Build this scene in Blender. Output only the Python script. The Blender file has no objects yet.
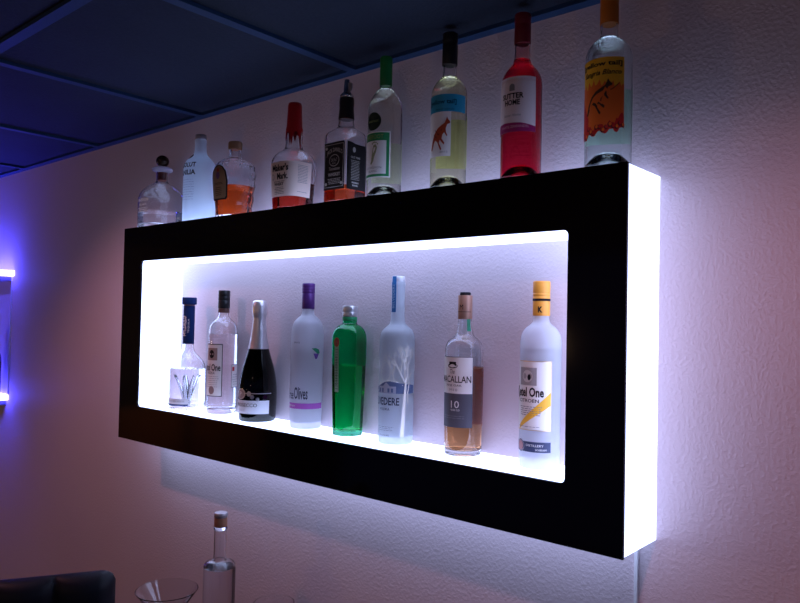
import bpy, bmesh, math, random
from mathutils import Vector, Matrix
random.seed(7)
C = bpy.context.scene.collection
S = bpy.context.scene
PI = math.pi

# ------------------------------------------------------------------ materials
def new_mat(name):
    m = bpy.data.materials.new(name); m.use_nodes = True
    return m, m.node_tree, m.node_tree.nodes['Principled BSDF']
_cache = {}
def mat(name, col=(.5, .5, .5), rough=.5, metal=0., emit=None, strength=0., trans=0., ior=1.45, coat=0., noise=0., spec=.5, sheen=0.):
    if name in _cache: return _cache[name]
    m, nt, b = new_mat(name)
    b.inputs['Base Color'].default_value = (*col, 1)
    b.inputs['Roughness'].default_value = rough
    b.inputs['Metallic'].default_value = metal
    b.inputs['Transmission Weight'].default_value = trans
    b.inputs['IOR'].default_value = ior
    b.inputs['Coat Weight'].default_value = coat
    b.inputs['Specular IOR Level'].default_value = spec
    if emit:
        b.inputs['Emission Color'].default_value = (*emit, 1)
        b.inputs['Emission Strength'].default_value = strength
    if noise:
        t = nt.nodes.new('ShaderNodeTexCoord'); n = nt.nodes.new('ShaderNodeTexNoise')
        n.inputs['Scale'].default_value = 60
        mx = nt.nodes.new('ShaderNodeMixRGB'); mx.blend_type = 'MIX'
        mx.inputs[1].default_value = (*[c * (1 - noise) for c in col], 1)
        mx.inputs[2].default_value = (*[min(1, c * (1 + noise)) for c in col], 1)
        nt.links.new(t.outputs['Object'], n.inputs['Vector'])
        nt.links.new(n.outputs['Fac'], mx.inputs[0]); nt.links.new(mx.outputs[0], b.inputs['Base Color'])
    _cache[name] = m
    return m
def glass(name, col=(1, 1, 1), ior=1.45, rough=0.):
    return mat(name, col, rough, trans=1., ior=ior)
def frosted(name, col=(.9, .93, 1), rough=.4, cloud=.35):
    if name in _cache: return _cache[name]
    m, nt, b = new_mat(name)
    b.inputs['Base Color'].default_value = (*col, 1); b.inputs['Roughness'].default_value = rough
    b.inputs['Transmission Weight'].default_value = 1.; b.inputs['IOR'].default_value = 1.3
    tr = nt.nodes.new('ShaderNodeBsdfTranslucent'); tr.inputs[0].default_value = (*col, 1)
    df = nt.nodes.new('ShaderNodeBsdfDiffuse'); df.inputs[0].default_value = (*col, 1)
    a = nt.nodes.new('ShaderNodeMixShader'); a.inputs[0].default_value = .5
    c = nt.nodes.new('ShaderNodeMixShader'); c.inputs[0].default_value = cloud
    out = nt.nodes['Material Output']
    nt.links.new(tr.outputs[0], a.inputs[1]); nt.links.new(df.outputs[0], a.inputs[2])
    nt.links.new(b.outputs[0], c.inputs[1]); nt.links.new(a.outputs[0], c.inputs[2])
    nt.links.new(c.outputs[0], out.inputs[0])
    _cache[name] = m
    return m

CLEAR = glass('clear_glass', (.97, .98, 1.))
WATER = glass('clear_spirit', (.97, .98, 1.), 1.34)
GLOW = mat('lit_acrylic', (.85, .88, .95), .35, emit=(.50, .61, 1.), strength=2.8)
BLACKG = mat('black_gloss_acrylic', (.002, .002, .003), .09, spec=.35)

# wall: orange peel paint
def wall_mat():
    m, nt, b = new_mat('textured_paint')
    t = nt.nodes.new('ShaderNodeTexCoord')
    n1 = nt.nodes.new('ShaderNodeTexNoise'); n1.inputs['Scale'].default_value = 170; n1.inputs['Detail'].default_value = 3; n1.inputs['Roughness'].default_value = .55
    n2 = nt.nodes.new('ShaderNodeTexNoise'); n2.inputs['Scale'].default_value = 130; n2.inputs['Detail'].default_value = 2
    n3 = nt.nodes.new('ShaderNodeTexNoise'); n3.inputs['Scale'].default_value = 2.2
    r = nt.nodes.new('ShaderNodeValToRGB'); r.color_ramp.elements[0].position = .42; r.color_ramp.elements[1].position = .66
    ad = nt.nodes.new('ShaderNodeMath'); ad.operation = 'ADD'
    bp = nt.nodes.new('ShaderNodeBump'); bp.inputs['Strength'].default_value = .34; bp.inputs['Distance'].default_value = .0011
    mx = nt.nodes.new('ShaderNodeMixRGB'); mx.inputs[1].default_value = (.60, .52, .57, 1); mx.inputs[2].default_value = (.65, .57, .61, 1)
    for n in (n1, n2, n3): nt.links.new(t.outputs['Object'], n.inputs['Vector'])
    nt.links.new(n1.outputs['Fac'], r.inputs[0]); nt.links.new(r.outputs[0], ad.inputs[0]); nt.links.new(n2.outputs['Fac'], ad.inputs[1])
    nt.links.new(ad.outputs[0], bp.inputs['Height']); nt.links.new(bp.outputs[0], b.inputs['Normal'])
    nt.links.new(n3.outputs['Fac'], mx.inputs[0]); nt.links.new(mx.outputs[0], b.inputs['Base Color'])
    b.inputs['Roughness'].default_value = .6; b.inputs['Specular IOR Level'].default_value = .3
    return m
def tile_mat():
    m, nt, b = new_mat('fissured_ceiling_tile')
    t = nt.nodes.new('ShaderNodeTexCoord')
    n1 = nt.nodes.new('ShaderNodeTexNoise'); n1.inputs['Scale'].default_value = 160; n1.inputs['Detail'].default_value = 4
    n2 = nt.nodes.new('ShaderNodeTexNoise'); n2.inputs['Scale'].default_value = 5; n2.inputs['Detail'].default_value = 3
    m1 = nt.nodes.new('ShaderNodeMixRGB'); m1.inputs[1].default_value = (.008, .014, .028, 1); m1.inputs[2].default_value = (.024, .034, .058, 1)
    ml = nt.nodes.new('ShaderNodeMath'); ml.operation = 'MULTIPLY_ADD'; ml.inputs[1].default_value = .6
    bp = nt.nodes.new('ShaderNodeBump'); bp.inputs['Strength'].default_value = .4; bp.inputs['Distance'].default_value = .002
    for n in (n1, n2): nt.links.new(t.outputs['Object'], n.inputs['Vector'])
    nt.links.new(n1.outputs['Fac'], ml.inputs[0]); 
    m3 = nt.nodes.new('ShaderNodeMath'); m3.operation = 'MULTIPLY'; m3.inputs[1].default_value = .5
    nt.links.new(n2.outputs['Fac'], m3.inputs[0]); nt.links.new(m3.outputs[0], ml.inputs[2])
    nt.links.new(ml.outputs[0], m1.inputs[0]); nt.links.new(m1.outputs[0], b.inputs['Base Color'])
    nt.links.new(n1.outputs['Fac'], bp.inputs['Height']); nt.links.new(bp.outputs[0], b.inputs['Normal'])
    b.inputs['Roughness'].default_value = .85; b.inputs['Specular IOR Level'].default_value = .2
    return m
def wood_mat(name, a, c, scale=(2, 30, 30)):
    m, nt, b = new_mat(name)
    t = nt.nodes.new('ShaderNodeTexCoord'); mp = nt.nodes.new('ShaderNodeMapping'); mp.inputs['Scale'].default_value = scale
    n = nt.nodes.new('ShaderNodeTexNoise'); n.inputs['Scale'].default_value = 2; n.inputs['Detail'].default_value = 5
    mx = nt.nodes.new('ShaderNodeMixRGB'); mx.inputs[1].default_value = (*a, 1); mx.inputs[2].default_value = (*c, 1)
    nt.links.new(t.outputs['Object'], mp.inputs[0]); nt.links.new(mp.outputs[0], n.inputs['Vector'])
    nt.links.new(n.outputs['Fac'], mx.inputs[0]); nt.links.new(mx.outputs[0], b.inputs['Base Color'])
    b.inputs['Roughness'].default_value = .35
    return m

# ------------------------------------------------------------------ mesh helpers
def link(name, verts, faces, mats, parent=None, mi=None, smooth=True, fixn=True):
    me = bpy.data.meshes.new(name); me.from_pydata(verts, [], faces)
    for m in (mats if isinstance(mats, (list, tuple)) else [mats]): me.materials.append(m)
    if mi: 
        for p, k in zip(me.polygons, mi): p.material_index = k
    me.validate()
    if fixn:
        bm = bmesh.new(); bm.from_mesh(me); bmesh.ops.recalc_face_normals(bm, faces=bm.faces); bm.to_mesh(me); bm.free()
    if smooth:
        for p in me.polygons: p.use_smooth = True
    o = bpy.data.objects.new(name, me); C.objects.link(o)
    if parent: o.parent = parent
    return o
def empty(name, loc, label, cat, group=None, rz=0):
    o = bpy.data.objects.new(name, None); C.objects.link(o); o.location = loc; o.rotation_euler.z = rz
    o.empty_display_size = .05
    tag(o, label, cat, group); return o
def tag(o, label, cat, group=None):
    o['label'] = label; o['category'] = cat
    if group: o['group'] = group
    return o
def box(name, lo, hi, m, parent=None, bevel=0., seg=2, kind=None):
    bm = bmesh.new(); bmesh.ops.create_cube(bm, size=1)
    for v in bm.verts:
        v.co = Vector([(lo[i] + hi[i]) / 2 + v.co[i] * (hi[i] - lo[i]) for i in range(3)])
    if bevel: bmesh.ops.bevel(bm, geom=bm.edges[:], offset=bevel, segments=seg, profile=.5, affect='EDGES')
    me = bpy.data.meshes.new(name); bm.to_mesh(me); bm.free(); me.materials.append(m)
    o = bpy.data.objects.new(name, me); C.objects.link(o)
    if parent: o.parent = parent
    if kind: o['kind'] = kind
    if bevel and seg > 2:
        for p in me.polygons: p.use_smooth = True
    return o
def round_rect(x0, x1, z0, z1, r, n=6):
    pts = []
    for cx, cz, a0 in ((x1 - r, z1 - r, 0), (x0 + r, z1 - r, 90), (x0 + r, z0 + r, 180), (x1 - r, z0 + r, 270)):
        for i in range(n + 1):
            a = math.radians(a0 + 90 * i / n); pts.append((cx + r * math.cos(a), cz + r * math.sin(a)))
    return pts
def frame_ring(name, outer, inner, y0, y1, m, parent):
    n = len(outer); v = []
    for y in (y0, y1):
        v += [(x, y, z) for x, z in outer] + [(x, y, z) for x, z in inner]
    f = []
    for i in range(n):
        j = (i + 1) % n
        f += [(i, j, n + j, n + i), (2*n + i, 3*n + i, 3*n + j, 2*n + j), (i, 2*n + i, 2*n + j, j), (n + i, n + j, 3*n + j, 3*n + i)]
    return link(name, v, f, m, parent, smooth=False)
def chaikin(p, it=2):
    for _ in range(it):
        q = [p[0]]
        for a, b in zip(p, p[1:]):
            q += [tuple(.75*a[i] + .25*b[i] for i in (0, 1)), tuple(.25*a[i] + .75*b[i] for i in (0, 1))]
        q.append(p[-1]); p = q
    return p
# cross sections: unit outline, angle measured from the front (-y), growing towards +x
def sec_round(t): return (math.sin(t), -math.cos(t))
def sec_super(n):
    def f(t):
        s, c = math.sin(t), -math.cos(t)
        r = (abs(s) ** n + abs(c) ** n) ** (-1. / n)
        return (s * r, c * r)
    return f
def sec_poly(k, w=.85, ph=0.):
    def f(t):
        a = 2 * PI / k; u = ((t + ph) % a) - a / 2
        r = w * math.cos(a / 2) / math.cos(u) * 1.0 + (1 - w) * .97
        return (math.sin(t) * r, -math.cos(t) * r)
    return f
def lathe(name, prof, m, parent, seg=64, sec=sec_round, closed=False, smooth=True, loc=(0, 0, 0), ry=1., blend=None, w=1.):
    """prof = list of (r, z); ends on the axis are capped by a fan"""
    v, f = [], []; rings = []
    for r, z in prof:
        if r < 1e-6:
            rings.append([len(v)]); v.append((loc[0], loc[1], loc[2] + z))
        else:
            rings.append(list(range(len(v), len(v) + seg)))
            for i in range(seg):
                x, y = sec(2 * PI * i / seg); y *= ry
                if blend:
                    q = min(1, max(0, (z - blend[0]) / (blend[1] - blend[0]))); q = q * q * (3 - 2 * q)
                    a, c = sec_round(2 * PI * i / seg); x = x * (1 - q) + a * q / w; y = y * (1 - q) + c * q / w
                v.append((loc[0] + r * x, loc[1] + r * y, loc[2] + z))
    for a, b in zip(rings, rings[1:]):
        for i in range(seg):
            j = (i + 1) % seg
            if len(a) == 1 and len(b) == 1: break
            if len(a) == 1: f.append((a[0], b[i], b[j]))
            elif len(b) == 1: f.append((a[i], b[0], a[j]))
            else: f.append((a[i], b[i], b[j], a[j]))
    o = link(name, v, f, m, parent, smooth=smooth)
    if smooth:
        me = o.data
        bm = bmesh.new(); bm.from_mesh(me)
        for e in bm.edges:
            if len(e.link_faces) == 2 and e.calc_face_angle(0) > math.radians(48): e.smooth = False
        bm.to_mesh(me); bm.free()
    return o

# ------------------------------------------------------------------ flat lettering outlines
_txt = {}
def text_geo(s, bold=0., shear=0.):
    key = (s, bold, shear)
    if key in _txt: return _txt[key]
    cu = bpy.data.curves.new('t', 'FONT'); cu.body = s; cu.resolution_u = 2; cu.offset = bold; cu.shear = shear
    ob = bpy.data.objects.new('t', cu); C.objects.link(ob)
    dg = bpy.context.evaluated_depsgraph_get(); dg.update()
    me = bpy.data.meshes.new_from_object(ob.evaluated_get(dg))
    v = [(p.co.x, p.co.y) for p in me.vertices]; f = [tuple(p.vertices) for p in me.polygons]
    bpy.data.objects.remove(ob); bpy.data.curves.remove(cu); bpy.data.meshes.remove(me)
    x0 = min(p[0] for p in v); x1 = max(p[0] for p in v); y0 = min(p[1] for p in v); y1 = max(p[1] for p in v)
    v = [((x - x0) / (x1 - x0) - .5, (y - y0) / (y1 - y0) - .5) for x, y in v]
    _txt[key] = (v, f); return v, f

class Bottle:
    """A bottle whose measurements are given in units of `k` metres; profile = [(halfwidth, height)]"""
    def __init__(s, name, label, loc, k, prof, sec=sec_round, phi=0., ry=1., group='bottles', seg=64, cat='bottle', blend=None):
        s.k, s.sec, s.ry = k, sec, ry
        # silhouette half width seen from the side angle phi -> section size
        best = 0
        for i in range(720):
            x, y = sec(2 * PI * i / 720); best = max(best, x * math.cos(phi) + y * ry * math.sin(phi))
        s.w = 1 / best
        s.prof = [(r * k * s.w, z * k) for r, z in chaikin(prof)]
        s.blend = (blend[0] * k, blend[1] * k) if blend else None
        s.root = empty(name, loc, label, cat, group)
        s.seg = seg
        s.table = []; acc = 0; N = 1440; last = None
        for i in range(N + 1):
            t = -PI + 2 * PI * i / N; x, y = sec(t); p = (x, y * ry)
            if last: acc += math.hypot(p[0] - last[0], p[1] - last[1])
            s.table.append((acc, p)); last = p
        s.per = acc
    def rad(s, z):
        P = s.prof
        for (r0, z0), (r1, z1) in zip(P, P[1:]):
            if z0 <= z <= z1 and z1 > z0: return r0 + (r1 - r0) * (z - z0) / (z1 - z0)
        return P[-1][0]
    def at(s, u, v, off):
        """u in degrees of the way round from the front, v in k-units up"""
        a = (u / 360. + .5) % 1. * (len(s.table) - 1)
        # uniform in arc length
        tgt = ((u / 360.) + .5) % 1. * s.per
        lo, hi = 0, len(s.table) - 1
        while hi - lo > 1:
            m = (lo + hi) // 2
            if s.table[m][0] <= tgt: lo = m
            else: hi = m
        a0, p0 = s.table[lo]; a1, p1 = s.table[hi]; w = (tgt - a0) / max(1e-9, a1 - a0)
        x = p0[0] + (p1[0] - p0[0]) * w; y = p0[1] + (p1[1] - p0[1]) * w
        r = s.rad(v * s.k); q = r + off
        return (x * q, y * q, v * s.k)
    def body(s, m, t=.0022, base=.006, open_top=True, name='bottle_glass', facet=False):
        outer = s.prof; z1 = outer[-1][1]
        inner = [(max(r - t, .002), z) for r, z in outer if z > base + .001]
        zi = base
        ri = max(s.rad(base) - t, .002)
        inner = [(0, zi + .004), (ri * .55, zi + .003), (ri * .9, zi)] + [(ri, zi + .002)] + [p for p in inner if p[1] > zi + .003]
        full = [(0, .003), (outer[0][0] * .6, .002), (outer[0][0] * .88, 0)] + outer + inner[::-1]
        s.inner = inner
        if facet: s.facet_body(m, full, name, len(outer) + 3)
        else: s.glass = lathe(name, full, m, s.root, s.seg, s.sec, ry=s.ry, blend=s.blend, w=s.w)
        return s
    def facet_body(s, m, full, name, nout): pass
    def solid(s, m, name='bottle_glass'):
        p = [(0, .003), (s.prof[0][0] * .6, .002), (s.prof[0][0] * .88, 0)] + s.prof + [(0, s.prof[-1][1])]
        s.glass = lathe(name, p, m, s.root, s.seg, s.sec, ry=s.ry, blend=s.blend, w=s.w); return s
    def liquid(s, m, level, e=.0004, name='liquid'):
        L = level * s.k
        p = [(r + e if r > 0 else 0, z - e) for r, z in s.inner if z < L - .0005]
        rl = max(s.rad(L) - .0022, .002)
        p += [(rl + e, L - .0006), (rl * .94, L), (0, L)]
        lathe(name, p, m, s.root, s.seg, s.sec, ry=s.ry, blend=s.blend, w=s.w); return s
    def ring(s, name, prof, m, seg=48, sec=sec_round, parent=None, closed=True):
        """prof in k-units; capped both ends"""
        P = [(r * s.k, z * s.k) for r, z in prof]
        P = [(0, P[0][1])] + P + [(0, P[-1][1])]
        return lathe(name, P, m, parent or s.root, seg, sec)
    def tube(s, name, prof, m, t=.0006, parent=None, seg=48):
        P = [(r * s.k, z * s.k) for r, z in prof]
        P = P + [(r - t, z) for r, z in P[::-1]] + [P[0]]
        return lathe(name, P, m, parent or s.root, seg)
class Sheet:
    fine = True
    def __init__(s, b, off=.0004):
        s.b, s.o = b, off; s.v, s.f, s.mi, s.m = [], [], [], []
    def _m(s, m):
        if m not in s.m: s.m.append(m)
        return s.m.index(m)
    def pt(s, u, v, lay):
        return s.b.at(u, v, s.o + lay * .00018)
    def rect(s, u0, u1, v0, v1, m, lay=0, nu=None, nv=3):
        nu = nu or max(2, int(abs(u1 - u0) / 3)); k = len(s.v); mi = s._m(m)
        for j in range(nv + 1):
            for i in range(nu + 1):
                s.v.append(s.pt(u0 + (u1 - u0) * i / nu, v0 + (v1 - v0) * j / nv, lay))
        for j in range(nv):
            for i in range(nu):
                a = k + j * (nu + 1) + i; s.f.append((a, a + 1, a + nu + 2, a + nu + 1)); s.mi.append(mi)
        return s
    def strip(s, edge_lo, edge_hi, m, lay=0):
        """two polylines [(u,v)] of equal length"""
        k = len(s.v); mi = s._m(m)
        if s.fine:
            lo, hi = [edge_lo[0]], [edge_hi[0]]
            for a, b2, c, d in zip(edge_lo, edge_lo[1:], edge_hi, edge_hi[1:]):
                q = max(1, int(abs(b2[0] - a[0]) / 3))
                for i in range(1, q + 1):
                    w = i / q; lo.append((a[0] + (b2[0] - a[0]) * w, a[1] + (b2[1] - a[1]) * w)); hi.append((c[0] + (d[0] - c[0]) * w, c[1] + (d[1] - c[1]) * w))
            edge_lo, edge_hi = lo, hi
        n = len(edge_lo)
        for p in list(edge_lo) + list(edge_hi): s.v.append(s.pt(p[0], p[1], lay))
        for i in range(n - 1): s.f.append((k + i, k + i + 1, k + n + i + 1, k + n + i)); s.mi.append(mi)
        return s
    def poly(s, pts, m, lay=1):
        k = len(s.v); mi = s._m(m)
        bm = bmesh.new(); bm.faces.new([bm.verts.new((u, v, 0)) for u, v in pts]); bmesh.ops.triangulate(bm, faces=bm.faces[:])
        w = max(p[0] for p in pts) - min(p[0] for p in pts)
        if w > 6: bmesh.ops.subdivide_edges(bm, edges=bm.edges[:], cuts=min(9, int(w / 4) + 1), use_grid_fill=True)
        bm.verts.index_update()
        s.v += [s.pt(q.co.x, q.co.y, lay) for q in bm.verts]
        for fc in bm.faces: s.f.append(tuple(k + q.index for q in fc.verts)); s.mi.append(mi)
        bm.free(); return s
    def disc(s, u, v, ru, rv, m, lay=1, n=24):
        k = len(s.v); mi = s._m(m); s.v.append(s.pt(u, v, lay))
        for i in range(n): s.v.append(s.pt(u + ru * math.cos(2*PI*i/n), v + rv * math.sin(2*PI*i/n), lay))
        for i in range(n): s.f.append((k, k + 1 + i, k + 1 + (i + 1) % n)); s.mi.append(mi)
        return s
    def line(s, pts, w, m, lay=1, w2=None):
        """stroke, width in k-units; u scaled to degrees"""
        sc = 360. / (s.b.per * s.b.rad(pts[0][1] * s.b.k) / s.b.k)
        mi = s._m(m); w2 = w if w2 is None else w2; n = len(pts)
        for i in range(n - 1):
            (u0, v0), (u1, v1) = pts[i], pts[i + 1]
            dx, dy = (u1 - u0) / sc, v1 - v0; L = math.hypot(dx, dy) or 1; nx, ny = -dy / L, dx / L
            a = (w + (w2 - w) * i / (n - 1)) / 2; b = (w + (w2 - w) * (i + 1) / (n - 1)) / 2; k = len(s.v)
            for (u, v, h) in ((u0, v0, a), (u1, v1, b)):
                s.v.append(s.pt(u + nx * h * sc, v + ny * h, lay)); s.v.append(s.pt(u - nx * h * sc, v - ny * h, lay))
            s.f.append((k, k + 1, k + 3, k + 2)); s.mi.append(mi)
        return s
    def text(s, t, u, v, du, h, m, lay=2, bold=0., shear=0., arc=0., vert=False):
        g, f = text_geo(t, bold, shear); k = len(s.v); mi = s._m(m)
        for x, y in g:
            if vert: s.v.append(s.pt(u - y * du, v + x * h, lay))
            else: s.v.append(s.pt(u + x * du, v + y * h + arc * (1 - 4 * x * x), lay))
        for q in f: s.f.append(tuple(k + i for i in q)); s.mi.append(mi)
        return s
    def lines(s, u0, u1, v0, v1, n, m, w=.35, ragged=.2, lay=1):
        for i in range(n):
            v = v1 - (v1 - v0) * (i + .5) / n; c = (u0 + u1) / 2; h = (u1 - u0) / 2 * (1 - ragged * random.random())
            u = c - h
            while u < c + h:       # broken into word-like dashes
                L = random.uniform(.08, .2) * (u1 - u0); e = min(u + L, c + h)
                s.rect(u, e, v - w / 2, v + w / 2, m, lay, 2, 1); u = e + .03 * (u1 - u0)
        return s
    def border(s, u0, u1, v0, v1, w, m, lay=1):
        wu = w * 360. / (s.b.per * s.b.rad((v0 + v1) / 2 * s.b.k) / s.b.k)
        s.rect(u0, u1, v0, v0 + w, m, lay, None, 1); s.rect(u0, u1, v1 - w, v1, m, lay, None, 1)
        s.rect(u0, u0 + wu, v0, v1, m, lay, 1, 2); s.rect(u1 - wu, u1, v0, v1, m, lay, 1, 2); return s
    def build(s, name='label', parent=None, label=None):
        o = link(name, s.v, s.f, s.m, parent or s.b.root, s.mi, smooth=True, fixn=False)
        if label: o['label'] = label
        return o

def P(n, c, **k): return mat('paint_' + n, c, k.pop('rough', .6), spec=.15, **k)
WHITE = P('white', (.85, .84, .82)); CREAM = P('cream', (.80, .74, .66)); INK = P('ink', (.012, .012, .016))
GREY = P('grey_ink', (.25, .25, .28)); SILV = mat('silver_foil', (.75, .76, .8), .28, 1.)
GOLD = mat('gold_foil', (.85, .6, .25), .3, 1.); NAVY = P('navy', (.01, .035, .14)); ETCH = mat('etched_white_glow', (.93, .95, 1), .7, spec=.1, emit=(.9, .95, 1), strength=.12)  # etched print carries a faint added glow to read whiter
STEEL = mat('steel', (.6, .6, .62), .2, 1.); CORK = mat('cork', (.45, .27, .14), .8, noise=.3)

# ------------------------------------------------------------------ the room
W, D, H = 1.513, .1332, .6
wall = box('wall_back', (-3.6, 0, -1.5), (3.4, .1, .96), wall_mat(), kind='structure')
floor = box('floor', (-3.6, -4.6, -1.6), (3.4, .1, -1.5), wood_mat('dark_floor_boards', (.03, .02, .015), (.07, .045, .03), (2, 12, 2)), kind='structure')
CZ = .922
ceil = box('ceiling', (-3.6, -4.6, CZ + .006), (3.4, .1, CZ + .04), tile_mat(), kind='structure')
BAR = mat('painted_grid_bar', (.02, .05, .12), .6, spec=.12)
n = 1
gx = [.195 + .61 * i for i in range(-6, 6)]
for x in gx:
    o = box('trim_%d' % n, (x - .012, -4.6, CZ - .002), (x + .012, -.024, CZ + .006), BAR, kind='structure'); n += 1
for y in [-.587 - .61 * i for i in range(7)]:
    o = box('trim_%d' % n, (-3.6, y - .012, CZ - .0022), (3.4, y + .012, CZ + .006), BAR, kind='structure'); n += 1
o = box('trim_%d' % n, (-3.6, -.024, CZ - .002), (3.4, 0, CZ + .006), BAR, kind='structure')

box('wall_left', (-3.7, -4.6, -1.5), (-3.6, .1, .96), mat('dark_wall_paint', (.05, .045, .06), .8), kind='structure')
dwm = wood_mat('added_door_wood', (.30, .12, .04), (.42, .19, .07), (3, 3, .4))
for i, (y0, y1) in enumerate(((-2.62, -1.98), (-3.5, -2.72))):  # doors out of view, added so the black panel reflects brown
    d = box('added_door_%d' % (i + 1), (-3.599, y0, -1.5), (-3.56, y1, -.42), dwm, None, .004, kind='structure')
    box('added_door_handle', (-3.559, y1 - .09, -.85), (-3.54, y1 - .07, -.7), mat('steel', ()), d, .003)
# ------------------------------------------------------------------ lit display cabinet on the wall
cab = empty('display_cabinet', (0, 0, 0), 'long wall-mounted bar display box with glossy black front frame and glowing white acrylic body', 'display cabinet')
bl, bt = .098, .0975
oo = round_rect(0, W, 0, H, .0006, 6)
frame_ring('front_panel', oo, round_rect(bl, W - bl, bt, H - bt, .009, 6), -D, -D + .005, BLACKG, cab)
for nm, lo, hi in (('top_light_panel', (.0015, H - bt), (W - .0015, H - .0015)), ('bottom_light_panel', (.0015, .0015), (W - .0015, bt)),
                   ('side_light_panel', (.0015, bt), (bl, H - bt)), ('side_light_panel', (W - bl, bt), (W - .0015, H - bt))):
    box(nm, (lo[0], -D + .0052, lo[1]), (hi[0], -.0005, hi[1]), GLOW, cab)

zi = bt + .0004; zt = H
IN = 'bottles standing inside the lit niche'; ON = 'bottles standing on top of the lit cabinet'
rad = math.radians

# --- inside, left to right --------------------------------------------------
# 1 agave spirit decanter with tall blue neck
b = Bottle('liquor_bottle', 'clear bottle with a tall navy blue neck sleeve and stopper, leftmost inside the lit niche', (.224, -.056, zi), .00276,
    [(16.6, 0), (17.3, .6), (17.5, 3), (17.5, 36), (17.3, 42), (15.5, 47), (11, 52), (7, 56), (5.6, 60), (5.2, 66), (5.2, 102)], group=IN)
b.body(CLEAR, base=.009); b.liquid(WATER, 40)
b.tube('neck_sleeve', [(5.6, 64), (5.6, 102)], NAVY)
b.ring('stopper', [(5.2, 103.2), (7, 103.6), (7.2, 104.5), (7.2, 109.5), (6.9, 110.4)], NAVY)
b.ring('stopper_collar', [(5, 102.1), (5.3, 102.4), (5.3, 103.1)], mat('pink_cork', (.5, .3, .28), .6))
s = Sheet(b, .0006 + .0004*2.76*0)
s.o = .0014
s.text('MILAGRO', 12, 82, 40, 20, WHITE, vert=True).text('TEQUILA', 55, 82, 18, 14, WHITE, vert=True)
s.line([(-8, 92), (22, 90), (30, 86), (10, 84), (28, 80), (4, 76), (16, 72)], .9, WHITE)
s.build('sleeve_lettering')
s = Sheet(b, .0005); s.rect(-80, 62, 4.2, 5.6, NAVY, nv=1).rect(-80, 62, 5.6, 11, mat('pale_strip', (.62, .62, .66), .5), nv=1)
s.text('SILVER  TEQUILA 100% AGAVE', 0, 8.2, 100, 1.8, GREY); s.build('label', label='pale strip label with a navy lower edge')
# blown glass agave leaves inside
vv, ff = [], []
for i in range(7):
    a = 2 * PI * i / 7; k = len(vv); ca, sa = math.cos(a), math.sin(a)
    for t in range(6):
        z = .012 + .012 * t + .02 * (t / 5); rr = .004 + .022 * (t / 5) ** 1.3; w = .006 * math.sin(PI * (t + .6) / 6.2)
        for q, e in ((-w, 0), (0, .003), (w, 0), (0, -.002)): vv.append((ca * (rr + e) - sa * q, sa * (rr + e) + ca * q, z))
    for t in range(5):
        for q in range(4): ff.append((k + t*4 + q, k + t*4 + (q+1) % 4, k + t*4 + 4 + (q+1) % 4, k + t*4 + 4 + q))
    ff.append((k, k+1, k+2, k+3)); ff.append((k+23, k+22, k+21, k+20))
link('glass_agave', vv, ff, frosted('agave_glass', (.98, .99, 1), .12, .12), b.root)

# 2 dutch vodka
def ketel_label(s, r0, r1, v0, v1, citrus=False):
    pass
b = Bottle('liquor_bottle', 'clear vodka bottle with black cap and white label, second from left in the niche', (.3651, -.042, zi), .00264,
    [(13.2, 0), (14, .6), (14.3, 3), (14.1, 10), (14.3, 12), (14.3, 74), (14.5, 76), (14.5, 78), (14.2, 81), (13.9, 86), (11.8, 90.5), (7.4, 93.8), (5.4, 96.5), (5, 99), (5, 104), (5, 118)], group=IN)
b.body(CLEAR, base=.012); b.liquid(WATER, 79)
b.ring('cap', [(5.7, 104.5), (5.9, 105), (5.9, 112), (5.7, 112.4), (5.9, 112.8), (5.9, 116), (5.7, 116.5), (5.9, 117), (5.9, 121.6), (5.5, 122.4)], mat('black_cap', (.01, .012, .015), .3))
s = Sheet(b, .0005); u0, u1 = -56, 55
s.rect(u0, u1, 17.5, 69, WHITE).border(u0, u1, 17.5, 69, .7, INK)
s.rect(-20, 34, 53, 65, mat('brown_vignette', (.36, .28, .26), .6), 1).disc(8, 59, 13, 4, INK, 2)
s.text('Ketel One', 2, 46, 92, 7, INK, bold=.02).text('VODKA', 5, 40.5, 40, 2.6, INK)
s.lines(-30, 42, 26, 38, 6, GREY).disc(10, 23.5, 14, 4, mat('seal_brown', (.3, .2, .2), .5), 2)
s.build('label', label='white front label with thin black border and dark lettering')
s = Sheet(b, .0005); s.rect(92, 170, 26, 49, WHITE).border(92, 170, 26, 49, .6, GREY).rect(96, 108, 42.5, 46.5, mat('red_mark', (.6, .03, .05), .5), 1)
s.lines(96, 165, 28, 40, 5, GREY); s.build('back_label')
b.tube('cap_seal', [(5.55, 100), (5.55, 104.4)], mat('cap_seal_brown', (.12, .06, .05), .5))

# 3 sparkling wine
b = Bottle('wine_bottle', 'dark sparkling wine bottle with silver foil neck, third from left in the lit niche', (.5308, -.053, zi), .00248,
    [(17, 0), (18, .8), (18.6, 6), (19, 18), (19, 28), (18.5, 36), (17.6, 43), (16, 51), (14, 58), (11.5, 66), (9.8, 72), (8, 82), (6.8, 92), (6.2, 100), (6, 112)], group=IN)
b.body(glass('dark_green_glass', (.03, .05, .035)), t=.003, base=.01); b.liquid(glass('dark_wine', (.25, .28, .12), 1.34), 78)
FOIL = mat('crumpled_silver_foil', (.78, .76, .8), .34, .85)
nt = FOIL.node_tree; nn = nt.nodes.new('ShaderNodeTexNoise'); nn.inputs['Scale'].default_value = 130; bb = nt.nodes.new('ShaderNodeBump'); bb.inputs['Strength'].default_value = .5; bb.inputs['Distance'].default_value = .002
tc = nt.nodes.new('ShaderNodeTexCoord'); nt.links.new(tc.outputs['Object'], nn.inputs['Vector']); nt.links.new(nn.outputs['Fac'], bb.inputs['Height']); nt.links.new(bb.outputs[0], nt.nodes['Principled BSDF'].inputs['Normal'])
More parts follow.
